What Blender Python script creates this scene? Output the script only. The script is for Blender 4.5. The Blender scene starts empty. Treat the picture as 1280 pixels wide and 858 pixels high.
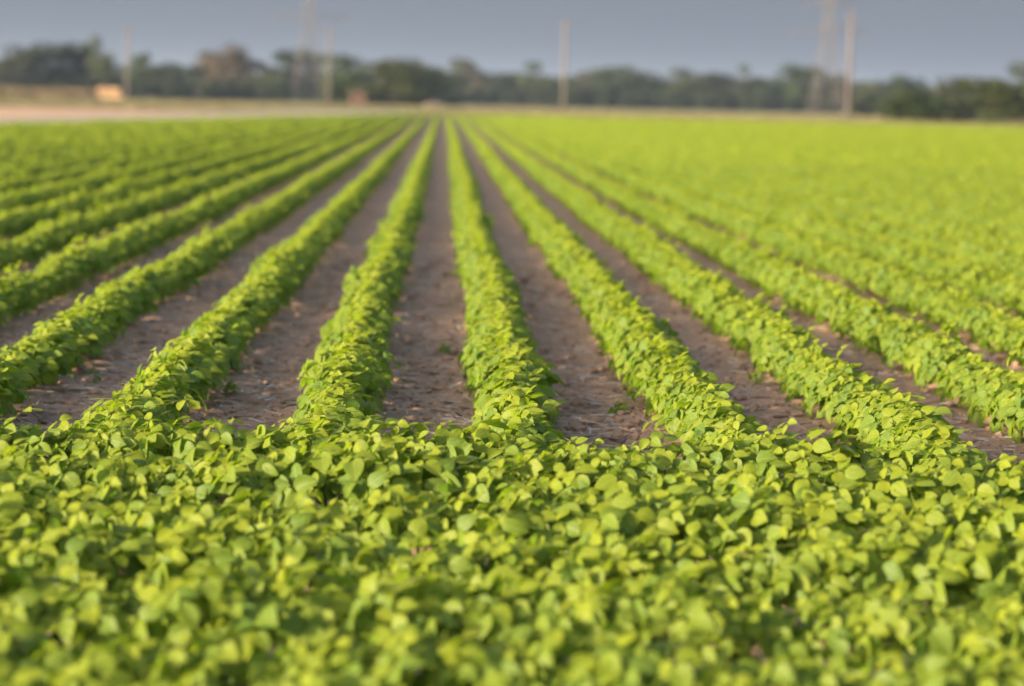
import bpy, math, random
import numpy as np
from mathutils import Matrix, Vector

R = math.radians
scene = bpy.context.scene
col = scene.collection

# ------------------------------------------------------------------ camera
FPX = 3556.0                       # focal length in pixels of a 1280 px wide frame (100 mm on 36 mm)
CAM_Z = 1.49
YAW, PITCH, ROLL = 1.47, 4.89, 1.3
cam_d = bpy.data.cameras.new('camera')
cam = bpy.data.objects.new('camera', cam_d)
col.objects.link(cam)
cam_d.sensor_width = 36.0
cam_d.lens = 100.0
cam_d.clip_start = 0.1
cam_d.clip_end = 20000.0
cam_d.dof.use_dof = True
cam_d.dof.focus_distance = 10.9
cam_d.dof.aperture_fstop = 2.1
cam_rot = Matrix.Rotation(R(-YAW), 4, 'Z') @ Matrix.Rotation(R(90 - PITCH), 4, 'X') @ Matrix.Rotation(R(ROLL), 4, 'Z')
cam.matrix_world = Matrix.Translation((0, 0, CAM_Z)) @ cam_rot
scene.camera = cam
CAM_INV = np.array(cam.matrix_world.inverted())

def project(p):
    q = CAM_INV @ np.array([p[0], p[1], p[2], 1.0])
    return 640 + FPX * q[0] / -q[2], 429 - FPX * q[1] / -q[2], -q[2]

# ------------------------------------------------------------------ sky and sun
SUN_ELEV = 15.5
SUN_AZ = -114.0                    # degrees clockwise from the rows' direction: low from the left, a little behind the camera
sun_dir = Vector((math.sin(R(SUN_AZ)) * math.cos(R(SUN_ELEV)), math.cos(R(SUN_AZ)) * math.cos(R(SUN_ELEV)), math.sin(R(SUN_ELEV))))
world = bpy.data.worlds.new('World')
scene.world = world
world.use_nodes = True
wn, wl = world.node_tree.nodes, world.node_tree.links
wn.clear()
w_out = wn.new('ShaderNodeOutputWorld')
w_bg = wn.new('ShaderNodeBackground')
w_sky = wn.new('ShaderNodeTexSky')
w_sky.sky_type = 'NISHITA'
w_sky.sun_disc = False
w_sky.sun_elevation = R(SUN_ELEV)
w_sky.sun_rotation = R(SUN_AZ % 360)
w_sky.air_density = 1.0
w_sky.dust_density = 5.0
w_sky.ozone_density = 1.0
# a thin even veil of grey-blue stratus over the whole sky, with soft broad streaks
w_co = wn.new('ShaderNodeTexCoord')
w_map = wn.new('ShaderNodeMapping')
w_map.inputs['Scale'].default_value = (1.0, 1.0, 3.0)
w_noise = wn.new('ShaderNodeTexNoise')
w_noise.inputs['Scale'].default_value = 2.2
w_noise.inputs['Detail'].default_value = 4.0
w_noise.inputs['Roughness'].default_value = 0.45
w_ramp = wn.new('ShaderNodeValToRGB')
w_ramp.color_ramp.elements[0].position = 0.3
w_ramp.color_ramp.elements[0].color = (0.385, 0.458, 0.575, 1)
w_ramp.color_ramp.elements[1].position = 0.7
w_ramp.color_ramp.elements[1].color = (0.465, 0.540, 0.662, 1)
w_mix = wn.new('ShaderNodeMixRGB')
w_sep = wn.new('ShaderNodeSeparateXYZ')
w_el = wn.new('ShaderNodeMapRange'); w_el.interpolation_type = 'SMOOTHSTEP'
w_el.inputs[1].default_value = 0.08; w_el.inputs[2].default_value = 0.40      # bank of cloud low all round the horizon, thinner above
w_el.inputs[3].default_value = 0.95; w_el.inputs[4].default_value = 0.28
wl.new(w_co.outputs['Generated'], w_sep.inputs[0]); wl.new(w_sep.outputs['Z'], w_el.inputs[0]); wl.new(w_el.outputs[0], w_mix.inputs['Fac'])
wl.new(w_co.outputs['Generated'], w_map.inputs['Vector'])
wl.new(w_map.outputs['Vector'], w_noise.inputs['Vector'])
wl.new(w_noise.outputs['Fac'], w_ramp.inputs['Fac'])
wl.new(w_sky.outputs['Color'], w_mix.inputs['Color1'])
wl.new(w_ramp.outputs['Color'], w_mix.inputs['Color2'])
wl.new(w_mix.outputs['Color'], w_bg.inputs['Color'])
w_bg.inputs['Strength'].default_value = 0.15
wl.new(w_bg.outputs['Background'], w_out.inputs['Surface'])

sun_l = bpy.data.lights.new('sun', 'SUN')
sun_l.energy = 4.0
sun_l.angle = R(3.0)
sun_l.color = (1.0, 0.83, 0.60)
sun = bpy.data.objects.new('sun', sun_l)
sun.rotation_euler = sun_dir.to_track_quat('Z', 'Y').to_euler()
sun.location = (-30, -10, 40)
col.objects.link(sun)

scene.view_settings.view_transform = 'Standard'
scene.view_settings.look = 'None'
scene.view_settings.exposure = 1.68
scene.view_settings.gamma = 1.0
scene.render.engine = 'CYCLES'
cy = scene.cycles
cy.use_denoising = True
cy.max_bounces = 8
cy.diffuse_bounces = 4
cy.glossy_bounces = 2
cy.transmission_bounces = 4
cy.volume_bounces = 0
cy.transparent_max_bounces = 8
cy.sample_clamp_indirect = 6.0
cy.use_adaptive_sampling = False

rng = np.random.default_rng(20)
random.seed(20)

# ------------------------------------------------------------------ helpers
def tag(o, label=None, cat=None, group=None, kind=None):
    if label: o['label'] = label
    if cat: o['category'] = cat
    if group: o['group'] = group
    if kind: o['kind'] = kind
    return o

def link(name, data, parent=None, loc=None):
    o = bpy.data.objects.new(name, data)
    col.objects.link(o)
    if parent is not None: o.parent = parent
    if loc is not None: o.location = loc
    return o

class MB:
    """collects verts / faces of one mesh"""
    def __init__(self):
        self.v, self.f, self.m, self.n, self.at = [], [], [], 0, []
    def add(self, v, f, mat=0, at=None):
        v = np.asarray(v, float).reshape(-1, 3)
        self.v.append(v)
        b = self.n
        self.f += [tuple(i + b for i in q) for q in f]
        self.m += [mat] * len(f)
        self.at.append(np.zeros((len(v), 4)) if at is None else np.asarray(at, float))
        self.n += len(v)
        return b
    def tube(self, pts, radii, k=6, mat=0, cap=True):
        pts = [Vector(p) for p in pts]
        vs = []
        ref = Vector((0.3, 0.9, 0.2))
        for i, p in enumerate(pts):
            d = (pts[min(i + 1, len(pts) - 1)] - pts[max(i - 1, 0)]).normalized()
            a = d.cross(ref)
            if a.length < 1e-3: a = d.cross(Vector((1, 0, 0)))
            a.normalize(); b = d.cross(a)
            for j in range(k):
                t = 2 * math.pi * j / k
                vs.append(p + (a * math.cos(t) + b * math.sin(t)) * radii[i])
        fs = []
        for i in range(len(pts) - 1):
            for j in range(k):
                fs.append((i * k + j, i * k + (j + 1) % k, (i + 1) * k + (j + 1) % k, (i + 1) * k + j))
        if cap:
            fs.append(tuple(range(k))[::-1]); fs.append(tuple((len(pts) - 1) * k + j for j in range(k)))
        self.add([tuple(v) for v in vs], fs, mat)
    def box(self, lo, hi, mat=0, M=None):
        x0, y0, z0 = lo; x1, y1, z1 = hi
        v = [(x0, y0, z0), (x1, y0, z0), (x1, y1, z0), (x0, y1, z0), (x0, y0, z1), (x1, y0, z1), (x1, y1, z1), (x0, y1, z1)]
        if M is not None: v = [tuple(M @ Vector(p)) for p in v]
        self.add(v, [(3, 2, 1, 0), (4, 5, 6, 7), (0, 1, 5, 4), (1, 2, 6, 5), (2, 3, 7, 6), (3, 0, 4, 7)], mat)
    def bar(self, a, b, w, mat=0):
        self.tube([a, b], [w * 0.7, w * 0.7], 4, mat)
    def mesh(self, name, mats, smooth=False, attrs=False):
        me = bpy.data.meshes.new(name)
        me.from_pydata(np.concatenate(self.v).tolist() if self.v else [], [], self.f)
        for m in mats: me.materials.append(m)
        if len(mats) > 1: me.polygons.foreach_set('material_index', self.m)
        if smooth: me.polygons.foreach_set('use_smooth', [True] * len(self.f))
        if attrs:
            at = np.concatenate(self.at)
            a = me.attributes.new('leafco', 'FLOAT_VECTOR', 'POINT'); a.data.foreach_set('vector', at[:, :3].astype(np.float32).ravel())
            a = me.attributes.new('age', 'FLOAT', 'POINT'); a.data.foreach_set('value', at[:, 3].astype(np.float32))
        me.update()
        return me

def vnoise(x, y, scale, seed):
    """smooth value noise on numpy arrays, 0..1"""
    x = np.asarray(x) / scale; y = np.asarray(y) / scale
    xi = np.floor(x).astype(np.int64); yi = np.floor(y).astype(np.int64)
    fx = x - xi; fy = y - yi
    fx = fx * fx * (3 - 2 * fx); fy = fy * fy * (3 - 2 * fy)
    def h(a, b):
        n = (a * 374761393 + b * 668265263 + seed * 974634777) & 0x7fffffff
        n = ((n ^ (n >> 13)) * 1274126177) & 0x7fffffff
        return ((n ^ (n >> 16)) & 0xffff) / 65535.0
    return (h(xi, yi) * (1 - fx) + h(xi + 1, yi) * fx) * (1 - fy) + (h(xi, yi + 1) * (1 - fx) + h(xi + 1, yi + 1) * fx) * fy

def sstep(a, b, t):
    t = np.clip((np.asarray(t, float) - a) / (b - a), 0, 1)
    return t * t * (3 - 2 * t)

def ground_z(y):
    return 0.05 * (1 - sstep(11, 42, y))

ORD1 = ['', 'first', 'second', 'third', 'fourth', 'fifth', 'sixth', 'seventh', 'eighth', 'ninth', 'tenth', 'eleventh', 'twelfth', 'thirteenth',
        'fourteenth', 'fifteenth', 'sixteenth', 'seventeenth', 'eighteenth', 'nineteenth']
TENS = {2: ('twenty', 'twentieth'), 3: ('thirty', 'thirtieth'), 4: ('forty', 'fortieth'), 5: ('fifty', 'fiftieth'), 6: ('sixty', 'sixtieth')}
def ordinal(n):
    if n < 20: return ORD1[n]
    return TENS[n // 10][1] if n % 10 == 0 else TENS[n // 10][0] + '-' + ORD1[n % 10]

# ------------------------------------------------------------------ materials
def new_mat(name):
    m = bpy.data.materials.new(name)
    m.use_nodes = True
    n, l = m.node_tree.nodes, m.node_tree.links
    return m, n, l, n['Principled BSDF']

def noise_mat(name, c0, c1, scale=8.0, rough=0.9, bump=0.0, bscale=None, coord='Object', spec=0.2, detail=6.0):
    m, n, l, p = new_mat(name)
    tc = n.new('ShaderNodeTexCoord')
    nz = n.new('ShaderNodeTexNoise'); nz.inputs['Scale'].default_value = scale; nz.inputs['Detail'].default_value = detail
    l.new(tc.outputs[coord], nz.inputs['Vector'])
    rp = n.new('ShaderNodeValToRGB')
    rp.color_ramp.elements[0].position = 0.32; rp.color_ramp.elements[0].color = (*c0, 1)
    rp.color_ramp.elements[1].position = 0.68; rp.color_ramp.elements[1].color = (*c1, 1)
    l.new(nz.outputs['Fac'], rp.inputs['Fac'])
    l.new(rp.outputs['Color'], p.inputs['Base Color'])
    p.inputs['Roughness'].default_value = rough
    p.inputs['Specular IOR Level'].default_value = spec
    if bump:
        b = n.new('ShaderNodeBump'); b.inputs['Strength'].default_value = bump; b.inputs['Distance'].default_value = 0.02
        n2 = n.new('ShaderNodeTexNoise'); n2.inputs['Scale'].default_value = bscale or scale * 4; n2.inputs['Detail'].default_value = 6
        l.new(tc.outputs[coord], n2.inputs['Vector'])
        l.new(n2.outputs['Fac'], b.inputs['Height']); l.new(b.outputs['Normal'], p.inputs['Normal'])
    return m

def soy_leaf_mat():
    m, n, l, p = new_mat('soybean_leaf')
    at = n.new('ShaderNodeAttribute'); at.attribute_name = 'leafco'
    ag = n.new('ShaderNodeAttribute'); ag.attribute_name = 'age'
    sep = n.new('ShaderNodeSeparateXYZ'); l.new(at.outputs['Vector'], sep.inputs[0])
    oi = n.new('ShaderNodeObjectInfo')
    def math_(op, a, b=None, c=None):
        q = n.new('ShaderNodeMath'); q.operation = op
        for i, v in enumerate((a, b, c)):
            if v is None: continue
            if isinstance(v, (int, float)): q.inputs[i].default_value = v
            else: l.new(v, q.inputs[i])
        return q.outputs[0]
    # leaf age (young leaves are paler and yellower), plus leaf-to-leaf and plant-to-plant variation
    mix = math_('ADD', math_('MULTIPLY', ag.outputs['Fac'], 0.55), math_('MULTIPLY', sep.outputs['Z'], 0.35))
    mix = math_('ADD', mix, math_('MULTIPLY', oi.outputs['Random'], 0.18))
    ramp = n.new('ShaderNodeValToRGB')
    ramp.color_ramp.elements[0].position = 0.05; ramp.color_ramp.elements[0].color = (0.262, 0.300, 0.012, 1)
    ramp.color_ramp.elements[1].position = 0.95; ramp.color_ramp.elements[1].color = (0.095, 0.172, 0.027, 1)
    e = ramp.color_ramp.elements.new(0.5); e.color = (0.198, 0.250, 0.014, 1)
    l.new(mix, ramp.inputs['Fac'])
    # pale midrib and side veins
    s = math_('ABSOLUTE', sep.outputs['X'])
    rib = math_('LESS_THAN', s, 0.05)
    vein = math_('SINE', math_('MULTIPLY', math_('SUBTRACT', sep.outputs['Y'], math_('MULTIPLY', s, 0.25)), 44.0))
    vein = math_('GREATER_THAN', vein, 0.9)
    vv = math_('MAXIMUM', rib, math_('MULTIPLY', vein, 0.55))
    vm = n.new('ShaderNodeMixRGB'); vm.inputs['Color2'].default_value = (0.30, 0.36, 0.10, 1)
    l.new(math_('MULTIPLY', vv, 0.5), vm.inputs['Fac']); l.new(ramp.outputs['Color'], vm.inputs['Color1'])
    # blotches
    tc = n.new('ShaderNodeTexCoord')
    nz = n.new('ShaderNodeTexNoise'); nz.inputs['Scale'].default_value = 60; nz.inputs['Detail'].default_value = 3
    l.new(tc.outputs['Object'], nz.inputs['Vector'])
    hv = n.new('ShaderNodeHueSaturation')
    l.new(math_('ADD', math_('MULTIPLY', nz.outputs['Fac'], 0.35), 0.83), hv.inputs['Value'])
    l.new(vm.outputs['Color'], hv.inputs['Color'])
    # the underside is paler and greyer
    geo = n.new('ShaderNodeNewGeometry')
    bk = n.new('ShaderNodeMixRGB'); bk.inputs['Color2'].default_value = (0.115, 0.185, 0.080, 1)
    l.new(math_('MULTIPLY', geo.outputs['Backfacing'], 0.6), bk.inputs['Fac'])
    l.new(hv.outputs['Color'], bk.inputs['Color1'])
    l.new(bk.outputs['Color'], p.inputs['Base Color'])
    p.inputs['Roughness'].default_value = 0.52
    p.inputs['Specular IOR Level'].default_value = 0.25
    b = n.new('ShaderNodeBump'); b.inputs['Strength'].default_value = 0.35; b.inputs['Distance'].default_value = 0.004
    l.new(math_('ADD', math_('MULTIPLY', vv, -0.6), nz.outputs['Fac']), b.inputs['Height'])
    l.new(b.outputs['Normal'], p.inputs['Normal'])
    tr = n.new('ShaderNodeBsdfTranslucent')
    tcol = n.new('ShaderNodeMixRGB'); tcol.blend_type = 'MULTIPLY'; tcol.inputs['Fac'].default_value = 1
    tcol.inputs['Color2'].default_value = (1.5, 1.7, 0.6, 1)
    l.new(hv.outputs['Color'], tcol.inputs['Color1']); l.new(tcol.outputs['Color'], tr.inputs['Color'])
    ms = n.new('ShaderNodeMixShader'); ms.inputs['Fac'].default_value = 0.42
    l.new(p.outputs['BSDF'], ms.inputs[1]); l.new(tr.outputs['BSDF'], ms.inputs[2])
    l.new(ms.outputs['Shader'], n['Material Output'].inputs['Surface'])
    return m

def foliage_mat(name, c0, c1, scale=0.35):
    m, n, l, p = new_mat(name)
    tc = n.new('ShaderNodeTexCoord'); oi = n.new('ShaderNodeObjectInfo')
    nz = n.new('ShaderNodeTexNoise'); nz.inputs['Scale'].default_value = 9.0; nz.inputs['Detail'].default_value = 3
    l.new(tc.outputs['Object'], nz.inputs['Vector'])
    rp = n.new('ShaderNodeValToRGB')
    rp.color_ramp.elements[0].position = 0.3; rp.color_ramp.elements[0].color = (*c0, 1)
    rp.color_ramp.elements[1].position = 0.7; rp.color_ramp.elements[1].color = (*c1, 1)
    l.new(nz.outputs['Fac'], rp.inputs['Fac'])
    hv = n.new('ShaderNodeHueSaturation')
    mr = n.new('ShaderNodeMapRange'); mr.inputs[3].default_value = 0.47; mr.inputs[4].default_value = 0.53
    l.new(oi.outputs['Random'], mr.inputs[0]); l.new(mr.outputs[0], hv.inputs['Hue'])
    l.new(rp.outputs['Color'], hv.inputs['Color'])
    l.new(hv.outputs['Color'], p.inputs['Base Color'])
    p.inputs['Roughness'].default_value = 0.6; p.inputs['Specular IOR Level'].default_value = 0.3
    tr = n.new('ShaderNodeBsdfTranslucent'); l.new(hv.outputs['Color'], tr.inputs['Color'])
    ms = n.new('ShaderNodeMixShader'); ms.inputs['Fac'].default_value = 0.25
    l.new(p.outputs['BSDF'], ms.inputs[1]); l.new(tr.outputs['BSDF'], ms.inputs[2])
    l.new(ms.outputs['Shader'], n['Material Output'].inputs['Surface'])
    return m

def soil_mat():
    m, n, l, p = new_mat('furrow_soil')
    tc = n.new('ShaderNodeTexCoord')
    def nz(scale, det, rough=0.6):
        q = n.new('ShaderNodeTexNoise'); q.inputs['Scale'].default_value = scale; q.inputs['Detail'].default_value = det
        q.inputs['Roughness'].default_value = rough
        l.new(tc.outputs['Object'], q.inputs['Vector']); return q
    a, b, c = nz(2.2, 5), nz(28, 6, 0.7), nz(110, 4, 0.7)
    rp = n.new('ShaderNodeValToRGB')
    rp.color_ramp.elements[0].position = 0.28; rp.color_ramp.elements[0].color = (0.240, 0.146, 0.096, 1)
    rp.color_ramp.elements[1].position = 0.74; rp.color_ramp.elements[1].color = (0.66, 0.435, 0.295, 1)
    mx = n.new('ShaderNodeMath'); mx.operation = 'MULTIPLY_ADD'; mx.inputs[1].default_value = 0.4
    l.new(a.outputs['Fac'], mx.inputs[0])
    m2 = n.new('ShaderNodeMath'); m2.operation = 'MULTIPLY'; m2.inputs[1].default_value = 0.6
    l.new(b.outputs['Fac'], m2.inputs[0]); l.new(m2.outputs[0], mx.inputs[2])
    l.new(mx.outputs[0], rp.inputs['Fac'])
    # bleached flecks of old chaff
    sp = n.new('ShaderNodeValToRGB')
    sp.color_ramp.elements[0].position = 0.63; sp.color_ramp.elements[1].position = 0.72
    l.new(c.outputs['Fac'], sp.inputs['Fac'])
    fm = n.new('ShaderNodeMixRGB'); fm.inputs['Color2'].default_value = (0.52, 0.43, 0.35, 1)
    ff = n.new('ShaderNodeMath'); ff.operation = 'MULTIPLY'; ff.inputs[1].default_value = 0.55
    l.new(sp.outputs['Color'], ff.inputs[0]); l.new(ff.outputs[0], fm.inputs['Fac']); l.new(rp.outputs['Color'], fm.inputs['Color1'])
    l.new(fm.outputs['Color'], p.inputs['Base Color'])
    p.inputs['Roughness'].default_value = 0.95; p.inputs['Specular IOR Level'].default_value = 0.1
    bp = n.new('ShaderNodeBump'); bp.inputs['Strength'].default_value = 0.9; bp.inputs['Distance'].default_value = 0.015
    ad = n.new('ShaderNodeMath'); ad.operation = 'ADD'
    l.new(b.outputs['Fac'], ad.inputs[0]); l.new(c.outputs['Fac'], ad.inputs[1]); l.new(ad.outputs[0], bp.inputs['Height'])
    l.new(bp.outputs['Normal'], p.inputs['Normal'])
    return m

def straw_mat(name, cols):
    m, n, l, p = new_mat(name)
    at = n.new('ShaderNodeAttribute'); at.attribute_name = 'leafco'
    oi = n.new('ShaderNodeObjectInfo')
    ad = n.new('ShaderNodeMath'); ad.operation = 'ADD'
    sep = n.new('ShaderNodeSeparateXYZ'); l.new(at.outputs['Vector'], sep.inputs[0])
    l.new(sep.outputs['X'], ad.inputs[0]); l.new(oi.outputs['Random'], ad.inputs[1])
    fr = n.new('ShaderNodeMath'); fr.operation = 'FRACT'; l.new(ad.outputs[0], fr.inputs[0])
    rp = n.new('ShaderNodeValToRGB')
    while len(rp.color_ramp.elements) < len(cols): rp.color_ramp.elements.new(0.5)
    for i, c in enumerate(cols):
        rp.color_ramp.elements[i].position = i / (len(cols) - 1); rp.color_ramp.elements[i].color = (*c, 1)
    l.new(fr.outputs[0], rp.inputs['Fac'])
    tc = n.new('ShaderNodeTexCoord'); nz = n.new('ShaderNodeTexNoise'); nz.inputs['Scale'].default_value = 90
    l.new(tc.outputs['Object'], nz.inputs['Vector'])
    hv = n.new('ShaderNodeHueSaturation'); l.new(rp.outputs['Color'], hv.inputs['Color'])
    mr = n.new('ShaderNodeMapRange'); mr.inputs[3].default_value = 0.7; mr.inputs[4].default_value = 1.3
    l.new(nz.outputs['Fac'], mr.inputs[0]); l.new(mr.outputs[0], hv.inputs['Value'])
    l.new(hv.outputs['Color'], p.inputs['Base Color'])
    p.inputs['Roughness'].default_value = 0.8
    return m

M_LEAF = soy_leaf_mat()
M_STEM = noise_mat('soybean_stem', (0.10, 0.15, 0.04), (0.18, 0.22, 0.07), 60, 0.6)
M_SOIL = soil_mat()
M_STRAW = straw_mat('dry_residue', [(0.34, 0.25, 0.18), (0.60, 0.50, 0.39), (0.16, 0.115, 0.085), (0.50, 0.46, 0.43), (0.09, 0.07, 0.06), (0.55, 0.36, 0.22)])
M_LAND = noise_mat('dry_grassland', (0.12, 0.125, 0.045), (0.20, 0.175, 0.085), 0.12, 0.95, 0.3, 2.0)
M_ROAD = noise_mat('pale_gravel', (0.25, 0.205, 0.150), (0.33, 0.275, 0.20), 0.4, 0.95, 0.4, 12)
M_GRASS = straw_mat('dry_grass_blades', [(0.19, 0.155, 0.07), (0.22, 0.18, 0.09), (0.14, 0.15, 0.05), (0.20, 0.15, 0.08)])
M_WEED = straw_mat('brown_weed_stalks', [(0.20, 0.13, 0.07), (0.23, 0.155, 0.085), (0.16, 0.12, 0.055), (0.13, 0.12, 0.045)])
M_TREE = [foliage_mat('dark_tree_foliage', (0.020, 0.030, 0.010), (0.043, 0.058, 0.019)),
          foliage_mat('green_tree_foliage', (0.036, 0.052, 0.015), (0.080, 0.098, 0.026)),
          foliage_mat('olive_bush_foliage', (0.036, 0.050, 0.010), (0.072, 0.084, 0.016)),
          foliage_mat('browning_tree_foliage', (0.070, 0.064, 0.028), (0.120, 0.098, 0.048))]
M_BARK = noise_mat('tree_bark', (0.10, 0.08, 0.06), (0.18, 0.14, 0.11), 6, 0.95, 0.5, 20)
M_PALEBARK = noise_mat('pale_bark', (0.34, 0.23, 0.17), (0.46, 0.32, 0.24), 6, 0.95, 0.4, 20)
M_POLE = noise_mat('weathered_pole_wood', (0.15, 0.125, 0.105), (0.22, 0.18, 0.155), 3, 0.85, 0.2, 20)
M_STEEL = noise_mat('weathered_steel', (0.16, 0.13, 0.115), (0.23, 0.19, 0.165), 1.5, 0.6)
M_CERAMIC = noise_mat('insulator_ceramic', (0.20, 0.13, 0.10), (0.28, 0.19, 0.14), 3, 0.3, spec=0.5)
M_BALE = noise_mat('straw_bale_straw', (0.50, 0.30, 0.15), (0.60, 0.385, 0.20), 3, 0.95, 0.6, 14)
M_TWINE = noise_mat('bale_twine', (0.25, 0.18, 0.10), (0.32, 0.24, 0.14), 10, 0.9)
M_RUST = noise_mat('rust_red_boards', (0.16, 0.085, 0.06), (0.21, 0.11, 0.08), 2, 0.85, 0.2, 10)
M_RUSTROOF = noise_mat('rusty_roof_sheet', (0.20, 0.12, 0.09), (0.26, 0.16, 0.12), 2, 0.7)
M_DARK = noise_mat('dark_door', (0.02, 0.018, 0.015), (0.03, 0.025, 0.02), 2, 0.9)  # near-black colour of the shed's solid door panel
M_HEAP = noise_mat('pale_earth', (0.14, 0.105, 0.08), (0.19, 0.15, 0.115), 1.2, 0.95, 0.5, 6)

# ------------------------------------------------------------------ the setting: land, field soil, track
ROW0, SPACE = 0.32, 0.76                     # x of the row just right of the middle furrow, row spacing
HEAD_Y = 9.85                                # first cross row of the headland
FIELD_END = 226.0
def road_edge(y):                            # field's left border, along the pale track
    return -17.3 + 0.108 * (y - 94)

mb = MB()
S = 3200.0
mb.add([(-S, -300, -0.012), (S, -300, -0.012), (S, 5200, -0.012), (-S, 5200, -0.012)], [(0, 1, 2, 3)])
land = link('ground', mb.mesh('ground', [M_LAND])); tag(land, 'dry tan and green grassland around the field', None, None, 'structure')

def grid_mesh(name, xs, ys, zf, mat):
    X, Y = np.meshgrid(xs, ys)
    Z = zf(X, Y)
    nx, ny = len(xs), len(ys)
    v = np.stack([X, Y, Z], -1).reshape(-1, 3)
    i = np.arange((ny - 1) * (nx - 1)); r, c = i // (nx - 1), i % (nx - 1)
    q = np.stack([r * nx + c, r * nx + c + 1, (r + 1) * nx + c + 1, (r + 1) * nx + c], -1)
    me = bpy.data.meshes.new(name)
    me.vertices.add(len(v)); me.vertices.foreach_set('co', v.astype(np.float32).ravel())
    me.loops.add(q.size); me.loops.foreach_set('vertex_index', q.astype(np.int32).ravel())
    me.polygons.add(len(q)); me.polygons.foreach_set('loop_start', (np.arange(len(q)) * 4).astype(np.int32))
    me.update(calc_edges=True)
    me.polygons.foreach_set('use_smooth', [True] * len(q))
    me.materials.append(mat)
    return me

def soil_z(X, Y):
    near = 1 - sstep(24, 45, Y)
    row = np.cos((X - ROW0) / SPACE * 2 * np.pi)
    ridge = 0.012 * row * sstep(10.0, 10.8, Y)
    n = 0.030 * (vnoise(X, Y, 0.55, 1) - 0.5) + 0.050 * (vnoise(X, Y, 0.16, 2) - 0.5) + 0.022 * (vnoise(X, Y, 0.075, 3) - 0.5) ** 2 * 4 * 0.6
    return ground_z(Y) + 0.012 + (ridge + n) * near

xs = np.concatenate([np.linspace(-70, -5, 30)[:-1], np.arange(-5, 5.001, 0.03), np.linspace(5, 90, 34)[1:]])
ys = np.concatenate([np.linspace(-14, 3, 8)[:-1], np.linspace(3, 10, 40)[:-1], np.arange(10, 20, 0.032), np.geomspace(20, FIELD_END, 90)])
soil = link('field_soil', grid_mesh('field_soil', xs, ys, soil_z, M_SOIL)); tag(soil, 'brown bare soil in the furrows between the crop rows', None, None, 'structure')

mb = MB()
yy = np.linspace(20, 262, 40)
vs, fs = [], []
for i, y in enumerate(yy):
    w = 7.5 + 0.035 * max(0.0, y - 60)
    x1 = road_edge(y) - 0.25 + 0.3 * math.sin(y * 0.21)
    for k in range(4):
        vs.append((x1 - w * k / 3, y, float(ground_z(y)) + 0.03 + 0.06 * math.sin(math.pi * k / 3)))
for i in range(len(yy) - 1):
    for k in range(3):
        a = i * 4 + k
        fs.append((a + 1, a, a + 4, a + 5))
mb.add(vs, fs)
road = link('gravel_track', mb.mesh('gravel_track', [M_ROAD], True)); tag(road, 'pale dusty gravel track along the left side of the field', None, None, 'structure')

# ------------------------------------------------------------------ soybean leaves and plants
def leaflet(L, W, fold, curl, wave, r, lod=0):
    if lod == 0:
        ts = np.array([0, .10, .28, .48, .68, .86, 1.0]); ws = np.array([.10, .60, .96, .98, .78, .43, .05]); ss = np.array([-1, -.5, 0, .5, 1])
    else:
        ts = np.array([0, .45, 1.0]); ws = np.array([.30, 1.0, .25]); ss = np.array([-1, 0, 1])
    ph = r.uniform(0, 6.28)
    v, at = [], []
    k = r.random()
    for t, w in zip(ts, ws):
        for s in ss:
            x = s * w * W / 2
            z = fold * abs(x) - curl * L * (t ** 2) * 0.6 + curl * L * 0.25 * t - 0.18 * W * s * s * w * 0.6 + wave * W * math.sin(ph + 5 * t + 2.2 * s) * abs(s)
            v.append((x, t * L, z)); at.append((s, t, k))
    n = len(ss)
    f = [(i * n + j, i * n + j + 1, (i + 1) * n + j + 1, (i + 1) * n + j) for i in range(len(ts) - 1) for j in range(n - 1)]
    return np.array(v), f, np.array(at), n

def trifoliate(seed, age, lod=0):
    """one compound soybean leaf: three leaflets on a petiole, a single connected surface"""
    r = np.random.default_rng(1000 + seed)
    mb = MB()
    size = 0.72 + 0.28 * min(1, age * 1.6)
    # petiole: thin three-sided stalk running back and down to the stem
    P = [(0, 0, 0), (0, -0.045, -0.022), (0.0, -0.085, -0.05)] if lod == 0 else []
    if lod == 0:
        vs, rad = [], [0.0011, 0.0013, 0.0016]
        for p, q in zip(P, rad):
            for j in range(3):
                a = 2.094 * j + 0.5
                vs.append((p[0] + q * math.cos(a), p[1] + q * 0.5 * math.sin(a), p[2] + q * math.sin(a)))
        fs = [(i * 3 + j, i * 3 + (j + 1) % 3, (i + 1) * 3 + (j + 1) % 3, (i + 1) * 3 + j) for i in range(2) for j in range(3)]
        at = np.tile([[0, 0, 0.3, age]], (len(vs), 1))
        mb.add(vs, fs, 0, at)
    specs = [(0, 0.016, 1.0)] + [(sg * R(r.uniform(68, 84)), 0.004, 0.92) for sg in (-1, 1)]
    for ang, off, sc in specs:
        L = 0.068 * size * sc * r.uniform(0.9, 1.12); W = L * r.uniform(0.66, 0.86)
        v, f, a, n = leaflet(L, W, r.uniform(0.0, 0.6), r.uniform(-0.1, 0.65), r.uniform(0.03, 0.11), r, lod)
        droop = R(r.uniform(-6, 28) if ang else r.uniform(-12, 18)); roll = R(r.uniform(-22, 22))
        M = Matrix.Rotation(-ang, 3, 'Z') @ Matrix.Rotation(-droop, 3, 'X') @ Matrix.Rotation(roll, 3, 'Y')
        v = (v + np.array([0, off, 0])) @ np.array(M).T
        b = mb.add(v, f, 0, np.hstack([a, np.full((len(a), 1), age)]))
        if lod == 0: mb.f.append((0, b, b + n - 1)); mb.m.append(0)
    return mb

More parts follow.
